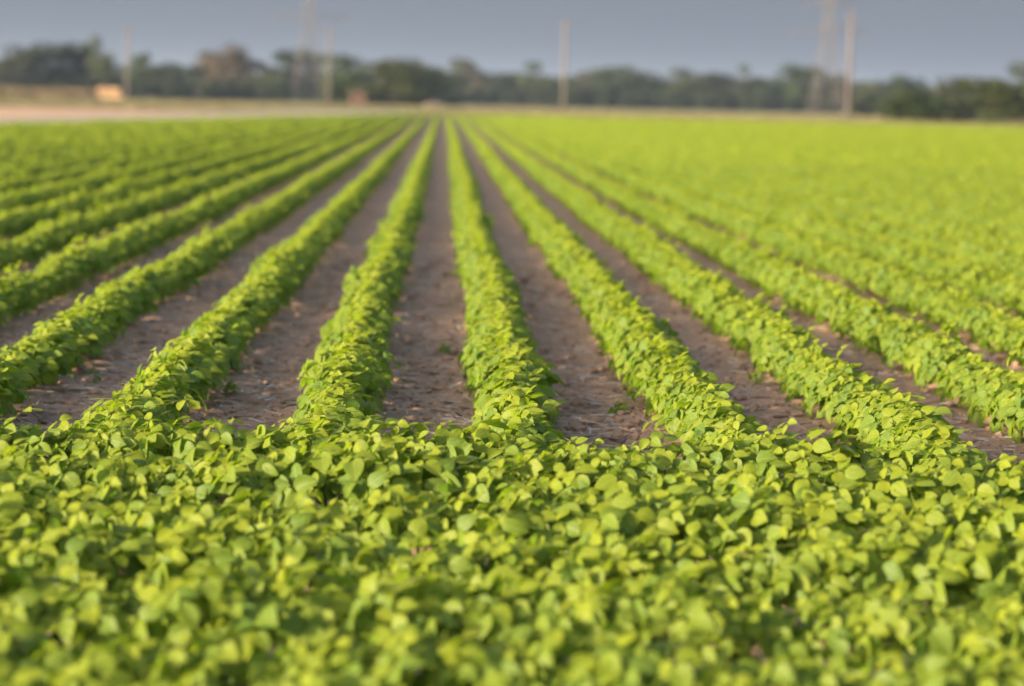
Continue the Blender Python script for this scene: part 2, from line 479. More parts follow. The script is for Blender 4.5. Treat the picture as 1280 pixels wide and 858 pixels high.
N_VAR = 10
AGES = [0.0, 0.1, 0.25, 0.35, 0.5, 0.6, 0.7, 0.85, 0.95, 1.0]
LEAF_MB = [trifoliate(i, AGES[i]) for i in range(N_VAR)]
LEAF_ME = [m.mesh('soybean_leaf', [M_LEAF], True, True) for m in LEAF_MB]
LEAF_LOW = [trifoliate(i, AGES[i], 1) for i in range(N_VAR)]
SUNV = np.array(sun_dir)

def layout(r, n=17, rad=0.166, top=0.222):
    """where the compound leaves of one plant sit: list of (variant, 4x4 matrix)"""
    out = []
    ph0 = r.uniform(0, 6.28)
    for i in range(n):
        phi = ph0 + 2.39996 * i + r.uniform(-0.4, 0.4)
        if i < n - 5:                                   # upper shell
            q = math.sqrt((i + 0.4) / (n - 5))
            rr = rad * q * r.uniform(0.8, 1.05)
            z = top * (1.03 - 0.40 * q ** 2.0) * r.uniform(0.92, 1.05)
            tilt = R(12 + 42 * q) * r.uniform(0.5, 1.25)
            age = 0.15 + 0.55 * q + r.uniform(-0.25, 0.3)
        else:                                           # flanks, hanging
            q = r.uniform(0.72, 0.98)
            rr = rad * q
            z = r.uniform(0.07, 0.16)
            tilt = R(r.uniform(42, 72))
            age = r.uniform(0.6, 1.1)
        if i == 0: z += 0.015 + (0.055 if r.random() < 0.14 else 0.0); age = 0.0
        nrm = np.array([math.cos(phi) * math.sin(tilt), math.sin(phi) * math.sin(tilt), math.cos(tilt)])
        nrm = nrm + r.normal(0, 0.24, 3) + 0.55 * SUNV * (1 if i < n - 5 else 0.3)
        nrm /= np.linalg.norm(nrm)
        ph2 = phi + r.uniform(-0.6, 0.6)
        d = np.array([math.cos(ph2), math.sin(ph2), -0.1]); d -= nrm * d.dot(nrm); d /= np.linalg.norm(d)
        x = np.cross(d, nrm)
        base = np.array([math.cos(phi) * (rr - 0.035), math.sin(phi) * (rr - 0.035), z])
        s = r.uniform(0.74, 1.22)
        M = np.eye(4); M[:3, 0] = x * s; M[:3, 1] = d * s; M[:3, 2] = nrm * s; M[:3, 3] = base
        out.append((int(np.clip(round(age * (N_VAR - 1)), 0, N_VAR - 1)), M))
    return out

def stem_mb(r, h=0.19, bury=0.02):
    mb = MB()
    lean = r.uniform(-0.015, 0.015, 2)
    mb.tube([(0, 0, -bury), (lean[0] * .5, lean[1] * .5, h * .5), (lean[0], lean[1], h)], [0.0045, 0.0038, 0.002], 5)
    for k in range(4):
        a = r.uniform(0, 6.28); z = h * (0.25 + 0.18 * k)
        mb.tube([(lean[0] * z / h, lean[1] * z / h, z), (0.05 * math.cos(a), 0.05 * math.sin(a), z + 0.04), (0.085 * math.cos(a), 0.085 * math.sin(a), z + 0.055)], [0.0022, 0.0018, 0.0014], 3, cap=False)
    return mb
STEM_ME = [stem_mb(np.random.default_rng(70 + i)).mesh('soybean_stem', [M_STEM], True) for i in range(6)]

# every plant position: (x, y, kind, row key, running coordinate)
STEP = 0.098
plants = []
for k in range(0, 10):                                   # cross rows of the headland
    y = HEAD_Y - SPACE * k
    half = 0.20 * max(y, 1.5) + 2.2
    x = -half
    while x < half + 0.3:
        plants.append((x + rng.uniform(-.03, .03), y - 0.022 * x + rng.normal(0, 0.022) + 0.10 * (float(vnoise(x + 50, k * 5.1, 0.9, 22)) - 0.5), 'head', k))
        x += STEP * 0.93
for k in range(-30, 34):                                 # long rows, near part
    X = ROW0 + SPACE * k
    y = HEAD_Y + 0.42 - 0.022 * X + rng.uniform(-.05, .05)
    while y < 62:
        if X > road_edge(y) + 0.3 and abs(X - 0.025 * y) < 0.23 * y + 2.5:
            plants.append((X + rng.normal(0, 0.020) + 0.07 * (float(vnoise(y, k * 7.3, 1.6, 21)) - 0.5), y + rng.uniform(-.03, .03), 'row', k))
        y += STEP
cand = []
for i, (x, y, kd, k) in enumerate(plants):
    u, v, d = project((x, y, float(ground_z(y)) + 0.25))
    if -25 < u < 1305 and v < 880: cand.append((d, i))
cand.sort()
single = set(i for d, i in cand[:300])

def plant_size(x, y):
    return 0.86 + 0.30 * float(vnoise(x, y, 0.45, 9)) + random.uniform(-0.10, 0.10)

ROW_NAMES = {}
for k in range(-30, 34):
    if k >= 0: ROW_NAMES[k] = 'row just right of the middle furrow' if k == 0 else ordinal(k + 1) + ' row right of the middle furrow'
    else: ROW_NAMES[k] = 'row just left of the middle furrow' if k == -1 else ordinal(-k) + ' row left of the middle furrow'
HEAD_NAMES = ['cross row that closes off the furrows', 'second cross row below the furrows', 'third cross row below the furrows',
              'fourth cross row below the furrows', 'fifth cross row below the furrows', 'sixth cross row below the furrows',
              'seventh cross row below the furrows', 'eighth cross row below the furrows', 'ninth cross row below the furrows', 'tenth cross row below the furrows']

by_row = {}
for i in single:
    x, y, kd, k = plants[i]
    by_row.setdefault((kd, k), []).append(i)
for (kd, k), ids in sorted(by_row.items()):
    ids.sort(key=lambda i: plants[i][0] if kd == 'head' else plants[i][1])
    for c, i in enumerate(ids):
        x, y = plants[i][:2]
        r = np.random.default_rng(5000 + i)
        sz = plant_size(x, y)
        look = 'tall' if sz > 1.07 else 'low' if sz < 0.97 else 'bushy'
        if kd == 'head':
            lab = f'{look} soybean plant, {ordinal(c + 1)} from left in the {HEAD_NAMES[k]}'
            grp = 'soybean plants in the ' + HEAD_NAMES[k]
        else:
            lab = f'{look} soybean plant, {ordinal(c + 1)} from front in the {ROW_NAMES[k]}'
            grp = 'soybean plants in the ' + ROW_NAMES[k]
        t = link('soybean_plant', None, None, (x, y, float(ground_z(y)) + 0.008))
        t.empty_display_size = 0.05
        t.scale = (sz, sz, sz)
        tag(t, lab, 'plant', grp)
        st = link('stem', STEM_ME[i % 6], t); st.rotation_euler.z = r.uniform(0, 6.28)
        for var, M in (layout(r, 20, 0.225, 0.25) if kd == 'head' else layout(r)):
            o = link('leaf', LEAF_ME[var], t)
            o.matrix_basis = Matrix(M.tolist())

# ------------------------------------------------------------------ the rest of the crop: one mass
def join_plant(r, mb, lods, off=(0, 0, 0), n=17, stem=True, sc=1.0, wide=False, far=False):
    for var, M in (layout(r, 20, 0.225, 0.25) if wide else layout(r, n, 0.135, 0.21) if far else layout(r, n)):
        src = lods[var]
        v = np.concatenate(src.v); a = np.concatenate(src.at)
        v = (v @ M[:3, :3].T + M[:3, 3]) * sc + np.array(off)
        mb.add(v, src.f, 0, a)
    if stem:
        s = stem_mb(r, bury=0.0)
        mb.add(np.concatenate(s.v) * sc + np.array(off), s.f, 1)

forms = bpy.data.collections.new('crop_forms')
N_NEAR, N_FAR = 14, 6
for i in range(N_NEAR):
    mb = MB(); join_plant(np.random.default_rng(300 + i), mb, LEAF_MB, wide=i >= 10)
    forms.objects.link(bpy.data.objects.new('form_%03d' % i, mb.mesh('soybean_plant_form', [M_LEAF, M_STEM], True, True)))
for i in range(N_FAR):                                   # a metre of row, seen from far away
    mb = MB(); r = np.random.default_rng(400 + i)
    for j in range(10):
        join_plant(r, mb, LEAF_LOW, (r.normal(0, .02), -0.45 + 0.1 * j, 0), 14, False, r.uniform(0.92, 1.1), far=True)
    forms.objects.link(bpy.data.objects.new('form_%03d' % (N_NEAR + i), mb.mesh('soybean_row_form', [M_LEAF, M_STEM], True, True)))

def scatter(name, pts, rz, sc, idx, coll):
    me = bpy.data.meshes.new(name)
    me.from_pydata([tuple(p) for p in pts], [], [])
    for nm, dat in (('rz', rz), ('sc', sc)):
        a = me.attributes.new(nm, 'FLOAT', 'POINT'); a.data.foreach_set('value', np.asarray(dat, np.float32))
    a = me.attributes.new('idx', 'INT', 'POINT'); a.data.foreach_set('value', np.asarray(idx, np.int32))
    o = link(name, me)
    ng = bpy.data.node_groups.new(name, 'GeometryNodeTree')
    ng.interface.new_socket('Geometry', in_out='INPUT', socket_type='NodeSocketGeometry')
    ng.interface.new_socket('Geometry', in_out='OUTPUT', socket_type='NodeSocketGeometry')
    n, l = ng.nodes, ng.links
    gi, go = n.new('NodeGroupInput'), n.new('NodeGroupOutput')
    ci = n.new('GeometryNodeCollectionInfo'); ci.inputs[0].default_value = coll
    ci.inputs['Separate Children'].default_value = True; ci.inputs['Reset Children'].default_value = True
    iop = n.new('GeometryNodeInstanceOnPoints'); iop.inputs['Pick Instance'].default_value = True
    def attr(nm, ty):
        q = n.new('GeometryNodeInputNamedAttribute'); q.data_type = ty; q.inputs['Name'].default_value = nm; return q.outputs['Attribute']
    cx = n.new('ShaderNodeCombineXYZ'); l.new(attr('rz', 'FLOAT'), cx.inputs['Z'])
    l.new(gi.outputs[0], iop.inputs['Points']); l.new(ci.outputs[0], iop.inputs['Instance'])
    l.new(attr('idx', 'INT'), iop.inputs['Instance Index']); l.new(cx.outputs[0], iop.inputs['Rotation'])
    l.new(attr('sc', 'FLOAT'), iop.inputs['Scale']); l.new(iop.outputs[0], go.inputs[0])
    md = o.modifiers.new('scatter', 'NODES'); md.node_group = ng
    return o

pts, rz, sc, idx = [], [], [], []
for i, (x, y, kd, k) in enumerate(plants):
    if i in single: continue
    pts.append((x, y, float(ground_z(y)) + 0.008)); rz.append(random.uniform(-0.35, 0.35)); sc.append(plant_size(x, y)); idx.append(random.randrange(10, N_NEAR) if kd == 'head' else random.randrange(10))
for k in range(-70, 110):
    X = ROW0 + SPACE * k
    y = 62.5
    while y < FIELD_END - 0.5 - 0.03 * X:
        if X > road_edge(y) + 0.3 and abs(X - 0.025 * y) < 0.22 * y + 3:
            pts.append((X + random.gauss(0, .02), y, 0.015)); rz.append(random.uniform(-.04, .04))
            sc.append(0.95 + 0.18 * float(vnoise(X, y, 3.0, 11)) + random.uniform(-.04, .04)); idx.append(N_NEAR + random.randrange(N_FAR))
        y += 1.0
crop = scatter('soybean_crop', pts, rz, sc, idx, forms)
tag(crop, 'long rows of green soybeans running away to the far field edge', 'crop', None, 'stuff')
print('plants single', len(single), 'mass', len(pts), flush=True)

# ------------------------------------------------------------------ litter on the furrow soil
def soil_at(x, y):
    return float(soil_z(np.array(x), np.array(y)))

def furrow_points(n, y0, y1, power=1.0, halfw=0.24):
    out = []
    while len(out) < n:
        y = y0 + (y1 - y0) * random.random() ** power
        kmax = int((0.19 * y + 0.5) / SPACE) + 1
        k = random.randint(-kmax, kmax)
        x = ROW0 - SPACE / 2 + SPACE * k + random.uniform(-halfw, halfw)
        u, v, d = project((x, y, 0.2))
        if -40 < u < 1320: out.append((x, y, k))
    return out

mb = MB()
for x, y, k in furrow_points(12000, 10.3, 28.0, 1.6):
    L = 0.015 + 0.17 * random.random() ** 2.4; w = random.uniform(0.002, 0.011) * (0.7 + 3 * L); h = random.uniform(0.0015, 0.005)
    z = soil_at(x, y)
    M = Matrix.Translation((x, y, z + h * 0.6 + 0.002)) @ Matrix.Rotation(random.gauss(0, 0.9), 4, 'Z') @ Matrix.Rotation(random.gauss(0, 0.14), 4, 'Y') @ Matrix.Rotation(random.gauss(0, .4), 4, 'X')
    b = random.uniform(-.15, .15) * L
    v = [(-L / 2, -w / 2, 0), (-L / 2, w / 2, 0), (-L / 2, 0, h), (0, -w / 2 + b, 0.001), (0, w / 2 + b, 0.001), (0, b, h + 0.001), (L / 2, -w * .3, 0), (L / 2, w * .3, 0), (L / 2, 0, h * .6)]
    v = [tuple(M @ Vector(p)) for p in v]
    f = [(0, 1, 2), (8, 7, 6)] + [(a + i, a + 3 + i, a + 3 + (i + 1) % 3, a + (i + 1) % 3) for a in (0, 3) for i in range(3)]
    c = random.random()
    mb.add(v, f, 0, np.tile([[c, 0, 0, 0]], (9, 1)))
lit = link('straw_litter', mb.mesh('straw_litter', [M_STRAW], False, True))
tag(lit, 'fine dry straw and chaff scattered over the furrow soil', 'litter', None, 'stuff')

mb = MB()
ico = [(0, 0, 1), (.89, 0, .45), (.28, .85, .45), (-.72, .53, .45), (-.72, -.53, .45), (.28, -.85, .45), (.72, .53, -.45), (-.28, .85, -.45), (-.89, 0, -.45), (-.28, -.85, -.45), (.72, -.53, -.45), (0, 0, -1)]
icf = [(0, 1, 2), (0, 2, 3), (0, 3, 4), (0, 4, 5), (0, 5, 1), (1, 6, 2), (2, 7, 3), (3, 8, 4), (4, 9, 5), (5, 10, 1), (2, 6, 7), (3, 7, 8), (4, 8, 9), (5, 9, 10), (1, 10, 6), (11, 7, 6), (11, 8, 7), (11, 9, 8), (11, 10, 9), (11, 6, 10)]
for x, y, k in furrow_points(8000, 10.3, 26.0, 1.6, 0.27):
    s = 0.006 + 0.028 * random.random() ** 3
    z = soil_at(x, y)
    v = np.array(ico) * s * np.array([random.uniform(.8, 1.5), random.uniform(.8, 1.4), random.uniform(.5, .9)]) * (1 + rng.uniform(-.22, .22, (12, 1)))
    mb.add(v + np.array([x, y, z + s * 0.15]), icf)
clods = link('soil_clods', mb.mesh('soil_clods', [M_SOIL])); tag(clods, 'small crumbly brown soil clods lying in the furrows', 'clods', None, 'stuff')

# larger pieces of old stalk one can pick out, each its own thing
def stalk_mesh(seed):
    r = np.random.default_rng(seed); mb = MB()
    n = 6; L = 1.0
    ph = r.uniform(0, 6.28)
    pts_ = [((i / (n - 1) - .5) * L, 0.05 * math.sin(ph + 2.5 * i / (n - 1)), 0.03 * math.sin(ph * 2 + 3 * i / (n - 1))) for i in range(n)]
    rad = [0.05 * (1 + 0.25 * r.uniform(-1, 1)) for _ in range(n)]
    rad[int(r.integers(1, n - 1))] *= 1.5; rad[-1] *= 0.5
    mb.tube(pts_, rad, 6)
    v = mb.v[0]; v[:, 2] *= 0.62; v += r.normal(0, 0.006, v.shape)
    mb.at = [np.tile([[r.random(), 0, 0, 0]], (len(v), 1))]
    return mb.mesh('stalk_piece', [M_STRAW], False, True)
STALKS = [stalk_mesh(i) for i in range(8)]
by_f = {}
tries = 0
while sum(len(v) for v in by_f.values()) < 64 and tries < 3000:
    tries += 1
    (x, y, k), = furrow_points(1, 11.7, 16.5, 1.4, 0.15)
    u, v, d = project((x, y, 0.22))
    if not (10 < u < 1270): continue
    if abs(k) > 3: continue
    if any((x - a) ** 2 + ((y - b) * .5) ** 2 < 0.008 for L in by_f.values() for a, b in L): continue
    by_f.setdefault(k, []).append((x, y))
for k, L in sorted(by_f.items()):
    L.sort(key=lambda p: p[1])
    fn = 'middle furrow' if k == 0 else (('furrow just ' if abs(k) == 1 else ordinal(abs(k)) + ' furrow ') + ('right' if k > 0 else 'left') + ' of the middle one')
    for c, (x, y) in enumerate(L):
        ln = random.uniform(0.09, 0.24); th = random.uniform(0.13, 0.24)
        o = link('stalk_piece', random.choice(STALKS), None, (x, y, soil_at(x, y) + 0.05 * th * 0.55))
        o.scale = (ln, th, th); o.rotation_euler = (0, random.gauss(0, .05), random.gauss(0, 0.7))
        size = 'long' if ln > 0.18 else 'short' if ln < 0.13 else 'broken'
        tag(o, f'{size} dry stalk, {ordinal(c + 1)} from front in the {fn}', 'stalk', 'dry stalk pieces lying in the furrows')

# a few small volunteer seedlings in the furrows
for x, y, sz, lab in [(-0.98, 13.4, 0.32, 'tiny green seedling alone in the furrow left of the middle one'),
                      (0.03, 15.9, 0.30, 'tiny green seedling far up the middle furrow, towards its right side'),
                      (0.83, 13.0, 0.36, 'small green seedling in the furrow just right of the middle one'),
                      (-1.70, 13.9, 0.34, 'small green seedling in the second furrow left of the middle one'),
                      (1.62, 14.4, 0.32, 'tiny green seedling in the second furrow right of the middle one')]:
    t = link('seedling', None, None, (x, y, soil_at(x, y) - 0.002)); t.scale = (sz, sz, sz)
    tag(t, lab, 'seedling', 'seedlings in the furrows')
    link('stem', STEM_ME[0], t)
    for var, M in layout(np.random.default_rng(int(x * 100) + 900), 8, 0.13, 0.24):
        o = link('leaf', LEAF_ME[var], t); M = M.copy(); M[:3, :3] *= 1.5; o.matrix_basis = Matrix(M.tolist())

# ------------------------------------------------------------------ background helpers
def place(px, d):
    """x of something standing at distance d along the rows that the photograph shows at column px"""
    return (px - 555 + 0.0) / FPX * d
def horizon(px): return 123 + 0.0227 * (px - 555)
def height_at(px, ytop, d):
    return (horizon(px) - ytop) * d / FPX + CAM_Z

def crown_mesh(seed, mat, bush=False, n=2100):
    """foliage of a tree of unit height, many leaf sprays through the crown's volume"""
    r = np.random.default_rng(seed); mb = MB()
    lobes = []
    nl = 15
    for i in range(nl):
        a = r.uniform(0, 6.28)
        if bush: z = r.uniform(0.05, 0.78); rad = r.uniform(0.0, 0.42) * (1.05 - 0.6 * z); s = r.uniform(0.13, 0.22)
        else: z = r.uniform(0.20, 0.86); rad = r.uniform(0.05, 0.34) * math.sqrt(max(0.05, 1 - ((z - .55) / .42) ** 2)); s = r.uniform(0.10, 0.19)
        lobes.append((rad * math.cos(a), rad * math.sin(a), z, s))
    per = n // nl
    for cx, cy_, cz, s in lobes:
        for j in range(per):
            d = r.normal(0, 1, 3); d /= np.linalg.norm(d)
            p = np.array([cx, cy_, cz]) + d * s * (0.45 + 0.62 * r.random() ** 0.6) * np.array([1.1, 1.1, 0.9])
            if p[2] < 0.02: continue
            q = r.uniform(0.016, 0.036)
            nrm = d + r.normal(0, .6, 3); nrm /= np.linalg.norm(nrm)
            a = np.cross(nrm, r.normal(0, 1, 3)); a /= np.linalg.norm(a); b = np.cross(nrm, a)
            mb.add([p - a * q, p - b * q * .7 + nrm * q * .2, p + a * q, p + b * q * .7 - nrm * q * .2], [(0, 1, 2, 3)])
    return mb.mesh('crown', [mat])

def trunk_mesh(seed, mat, thick=0.022):
    r = np.random.default_rng(seed); mb = MB()
    mb.tube([(0, 0, -0.02), (0.005, 0, 0.14), (r.uniform(-.02, .02), r.uniform(-.02, .02), 0.42), (r.uniform(-.04, .04), 0, 0.78)], [thick * 1.25, thick, thick * .75, thick * .2], 8)
    for k in range(6):
        a = k * 1.05 + r.uniform(-.4, .4); z = 0.20 + 0.07 * k
        rr = r.uniform(0.16, 0.28)
        mb.tube([(0, 0, z), (rr * .5 * math.cos(a), rr * .5 * math.sin(a), z + .10), (rr * math.cos(a), rr * math.sin(a), z + r.uniform(.18, .30))], [thick * .5, thick * .35, thick * .12], 5)
    return mb.mesh('trunk', [mat], True)

CROWNS = {m: [crown_mesh(100 * m + i, M_TREE[m]) for i in range(3)] for m in range(4)}
BUSHES = {m: [crown_mesh(900 + 100 * m + i, M_TREE[m], True, 3300) for i in range(3)] for m in (0, 2)}
TRUNKS = [trunk_mesh(i, M_BARK) for i in range(3)]
PALE_TRUNK = trunk_mesh(8, M_PALEBARK, 0.055)

# px, top row, width px, distance, foliage, bush?, label
TREES = [
    (-22, 74, 64, 540, 0, 0, 'dark tree cut off by the left edge of the picture'),
    (30, 60, 58, 520, 0, 0, 'dark leafy tree, leftmost full crown above the brown weeds'),
    (64, 56, 62, 524, 0, 0, 'broad dark tree in the left clump, beside the leftmost full crown'),
    (98, 57, 56, 528, 0, 0, 'dark tree in the left clump behind the straw bales'),
    (132, 51, 40, 516, 1, 0, 'tallest tree of the left clump, just left of the leftmost pole'),
    (114, 64, 44, 548, 1, 0, 'green tree behind the gap in the left clump'),
    (178, 66, 26, 560, 1, 0, 'slim pale green tree just right of the leftmost pole'),
    (212, 80, 62, 610, 0, 0, 'low dark tree right of the leftmost pole'),
    (248, 84, 44, 640, 0, 0, 'small dark tree left of the pale-trunked tree'),
    (291, 63, 82, 590, 3, 0, 'round brownish tree with a thick pale trunk'),
    (335, 86, 50, 650, 1, 0, 'low green tree right of the pale-trunked tree'),
    (376, 64, 64, 670, 0, 0, 'tall dark tree behind the left lattice tower'),
    (428, 68, 58, 650, 1, 0, 'green tree behind the pole beside the left lattice tower'),
    (440, 83, 78, 440, 2, 1, 'olive bush behind the small rust-red shed'),
    (486, 72, 112, 430, 2, 1, 'largest olive bush in the middle of the treeline'),
    (522, 79, 74, 440, 2, 1, 'olive bush at the right end of the middle clump'),
    (556, 77, 52, 700, 1, 0, 'green tree behind the pale earth heap'),
    (591, 77, 46, 720, 3, 0, 'brown-topped tree above the far end of the middle furrow'),
    (628, 93, 64, 760, 0, 0, 'low dark tree left of the centre pole'),
    (672, 82, 60, 720, 1, 0, 'rounded green tree just left of the centre pole'),
    (732, 91, 44, 724, 3, 0, 'brownish tree just right of the centre pole'),
    (762, 83, 62, 700, 1, 0, 'green tree, second to the right of the centre pole'),
    (803, 90, 60, 716, 0, 0, 'dark tree, third to the right of the centre pole'),
    (848, 88, 72, 740, 1, 0, 'wide green tree halfway between centre pole and right tower'),
    (895, 93, 62, 704, 0, 0, 'low dark tree left of the small pale crown'),
    (935, 85, 38, 720, 1, 0, 'small pale tree crown standing above its neighbours'),
    (964, 99, 54, 700, 0, 0, 'low dark tree left of the right lattice tower'),
    (1003, 82, 72, 690, 1, 0, 'tall green tree behind the right lattice tower, to its left'),
    (1040, 93, 52, 706, 0, 0, 'dark tree behind the right lattice tower, to its right'),
    (1092, 102, 46, 650, 1, 0, 'low tree just right of the rightmost pole'),
    (1126, 97, 54, 620, 0, 0, 'dark rounded tree, second to the right of the rightmost pole'),
    (1152, 106, 98, 268, 2, 1, 'low olive bush at the far field edge, nearest bush to the rightmost pole'),
    (1196, 97, 54, 340, 0, 0, 'dark upright tree between the two olive bushes on the right'),
    (1238, 98, 92, 264, 2, 1, 'large olive bush at the far field edge near the right side'),
    (1268, 84, 86, 280, 1, 0, 'tall tree near the right edge of the picture'),
    (1314, 88, 80, 312, 0, 0, 'dark tree cut off by the right edge of the picture'),
]
for i, (px, yt, wp, d, m, bush, lab) in enumerate(TREES):
    H = height_at(px, yt, d) * 1.10; W = wp * d / FPX
    t = link('bush' if bush else 'tree', None, None, (place(px, d), d, -0.02))
    t.rotation_euler.z = (i * 1.7) % 6.28
    tag(t, lab, 'bush' if bush else 'tree', 'trees and bushes of the far treeline')
    tr = link('trunk', PALE_TRUNK if 'pale trunk' in lab else TRUNKS[i % 3], t); tr.scale = (H, H, H)
    c = link('crown', (BUSHES[m] if bush else CROWNS[m])[(i + (2 if 'pale trunk' in lab else 1)) % 3], t)
    wx = W / 0.70
    c.scale = (wx, wx, H)

# the wood behind: one far mass
wood = bpy.data.collections.new('wood_forms')
wi = 0
for m in (0, 1, 3):
    for q in range(2):
        wood.objects.link(bpy.data.objects.new('wood_%03d' % wi, CROWNS[m][q])); wi += 1
for q in range(3):
    wood.objects.link(bpy.data.objects.new('wood_%03d' % wi, BUSHES[0][q])); wi += 1
pts, rz, sc, idx = [], [], [], []
for x in np.arange(-330, 420, 2.2):                      # undergrowth edge and trees behind it
    d = 745 + random.uniform(-8, 25) + 20 * math.sin(x * .05)
    pts.append((x + random.uniform(-1.5, 1.5), d, -0.1)); rz.append(random.uniform(0, 6.28)); sc.append(random.uniform(4.0, 6.5)); idx.append(6 + random.randrange(3))
for x in np.arange(-330, 420, 1.6):
    d = 780 + random.uniform(0, 60)
    pts.append((x, d, -0.1)); rz.append(random.uniform(0, 6.28)); sc.append(random.uniform(7.5, 10.0)); idx.append(random.choice([0, 2, 3, 2, 3, 1, 4]))  # paler green crowns favoured: extra haze of distance put into the foliage colour
for x in np.arange(-130, 190, 1.9):                      # low scrub along the foot of the treeline
    d = 668 + random.uniform(-12, 14)
    pts.append((x, d, -0.1)); rz.append(random.uniform(0, 6.28)); sc.append(random.uniform(3.6, 5.6)); idx.append(6 + random.randrange(3))
for x in np.arange(35, 110, 1.6):                        # scrub between the right-hand bushes
    d = 470 + random.uniform(-8, 8) 
    if x > 68: pts.append((x, d, -0.1)); rz.append(random.uniform(0, 6.28)); sc.append(random.uniform(3.0, 4.6)); idx.append(6 + random.randrange(3))
for x in np.arange(-120, -30, 1.8):                      # undergrowth below the left clump
    d = 545 + random.uniform(-6, 12)
    pts.append((x, d, -0.1)); rz.append(random.uniform(0, 6.28)); sc.append(random.uniform(3.2, 5.2)); idx.append(6 + random.randrange(3))
fw = scatter('far_wood', pts, rz, sc, idx, wood)
tag(fw, 'hazy dark wood filling the horizon behind the single trees', 'wood', None, 'stuff')

# dry grass at the field's far edge and brown weeds left of the track
def tuft(seed, n, h, spread, mat):
    r = np.random.default_rng(seed); mb = MB()
    for j in range(n):
        a = r.uniform(0, 6.28); rr = r.uniform(0, spread); b = r.uniform(0, 6.28)
        x, y = rr * math.cos(a), rr * math.sin(a); hh = h * r.uniform(.5, 1); w = r.uniform(.012, .03) * (1 + h); lx, ly = math.cos(b) * hh * .35, math.sin(b) * hh * .35
        dx, dy = -math.sin(b) * w, math.cos(b) * w
        mb.add([(x - dx, y - dy, 0), (x + dx, y + dy, 0), (x + lx * .4 + dx * .7, y + ly * .4 + dy * .7, hh * .6), (x + lx * .4 - dx * .7, y + ly * .4 - dy * .7, hh * .6), (x + lx, y + ly, hh)],
               [(0, 1, 2, 3), (3, 2, 4)], 0, np.tile([[r.random(), 0, 0, 0]], (5, 1)))
    return mb.mesh('tuft', [mat], False, True)
gf = bpy.data.collections.new('grass_forms')
for i in range(4): gf.objects.link(bpy.data.objects.new('tuft_%d' % i, tuft(i, 40, 0.42, 0.7, M_GRASS)))
pts, rz, sc, idx = [], [], [], []
while len(pts) < 7000:
    y = FIELD_END + 0.5 + 190 * random.random() ** 1.3; x = random.uniform(-0.2 * y, 0.24 * y)
    if x < road_edge(y) + 0.5 and y < 330 and x > road_edge(y) - 18: continue
    pts.append((x, y, -0.02)); rz.append(random.uniform(0, 6.28)); sc.append(random.uniform(.6, 1.4)); idx.append(random.randrange(4))
dg = scatter('dry_grass', pts, rz, sc, idx, gf); tag(dg, 'dry tan grass beyond the far edge of the crop', 'grass', None, 'stuff')
wf = bpy.data.collections.new('weed_forms')
for i in range(4): wf.objects.link(bpy.data.objects.new('weed_%d' % i, tuft(40 + i, 70, 1.5, 1.0, M_WEED)))
pts, rz, sc, idx = [], [], [], []
while len(pts) < 900:
    y = random.uniform(385, 440); px = random.uniform(-80, 118); x = place(px, y)
    pts.append((x, y, -0.02)); rz.append(random.uniform(0, 6.28)); sc.append(random.uniform(.6, 1.25)); idx.append(random.randrange(4))
wd = scatter('brown_weeds', pts, rz, sc, idx, wf); tag(wd, 'tall brown dry weeds beyond the gravel track on the left', 'weeds', None, 'stuff')

# ------------------------------------------------------------------ poles and lattice towers
def pole(px, ytop, d, lab, arm):
    x = place(px, d); H = height_at(px, ytop, d)
    t = link('utility_pole', None, None, (x, d, -0.02))
    tag(t, lab, 'pole', 'wooden utility poles beyond the field')
    mb = MB(); mb.tube([(0, 0, -0.3), (0, 0, H * .5), (0, 0, H)], [0.25, 0.21, 0.16], 12); link('shaft', mb.mesh('shaft', [M_POLE], True), t)
    mb = MB(); mb.box((-0.8, -0.27, H - 0.95), (0.8, -0.17, H - 0.82)); ca = link('cross_arm', mb.mesh('cross_arm', [M_POLE]), t)
    for q in (-0.7, -0.3, 0.3, 0.7):
        mb = MB(); mb.tube([(q, -0.22, H - .82), (q, -0.22, H - .74), (q, -.22, H - .68), (q, -.22, H - .62)], [0.02, 0.05, 0.035, 0.05], 8)
        link('insulator', mb.mesh('insulator', [M_CERAMIC], True), ca)
    mb = MB(); mb.tube([(0, 0, H), (0, 0, H + 0.06)], [0.2, 0.12], 10); link('cap', mb.mesh('cap', [M_STEEL]), t)
pole(161, 33, 440, 'leftmost wooden utility pole, beside the straw bales', 1)
pole(411, 34, 432, 'wooden utility pole close beside the left lattice tower', 1)
pole(704, 25, 346, 'wooden utility pole standing alone near the middle of the treeline', 1)
pole(1060, 15, 296, 'nearest wooden utility pole, right of the right lattice tower', 1)

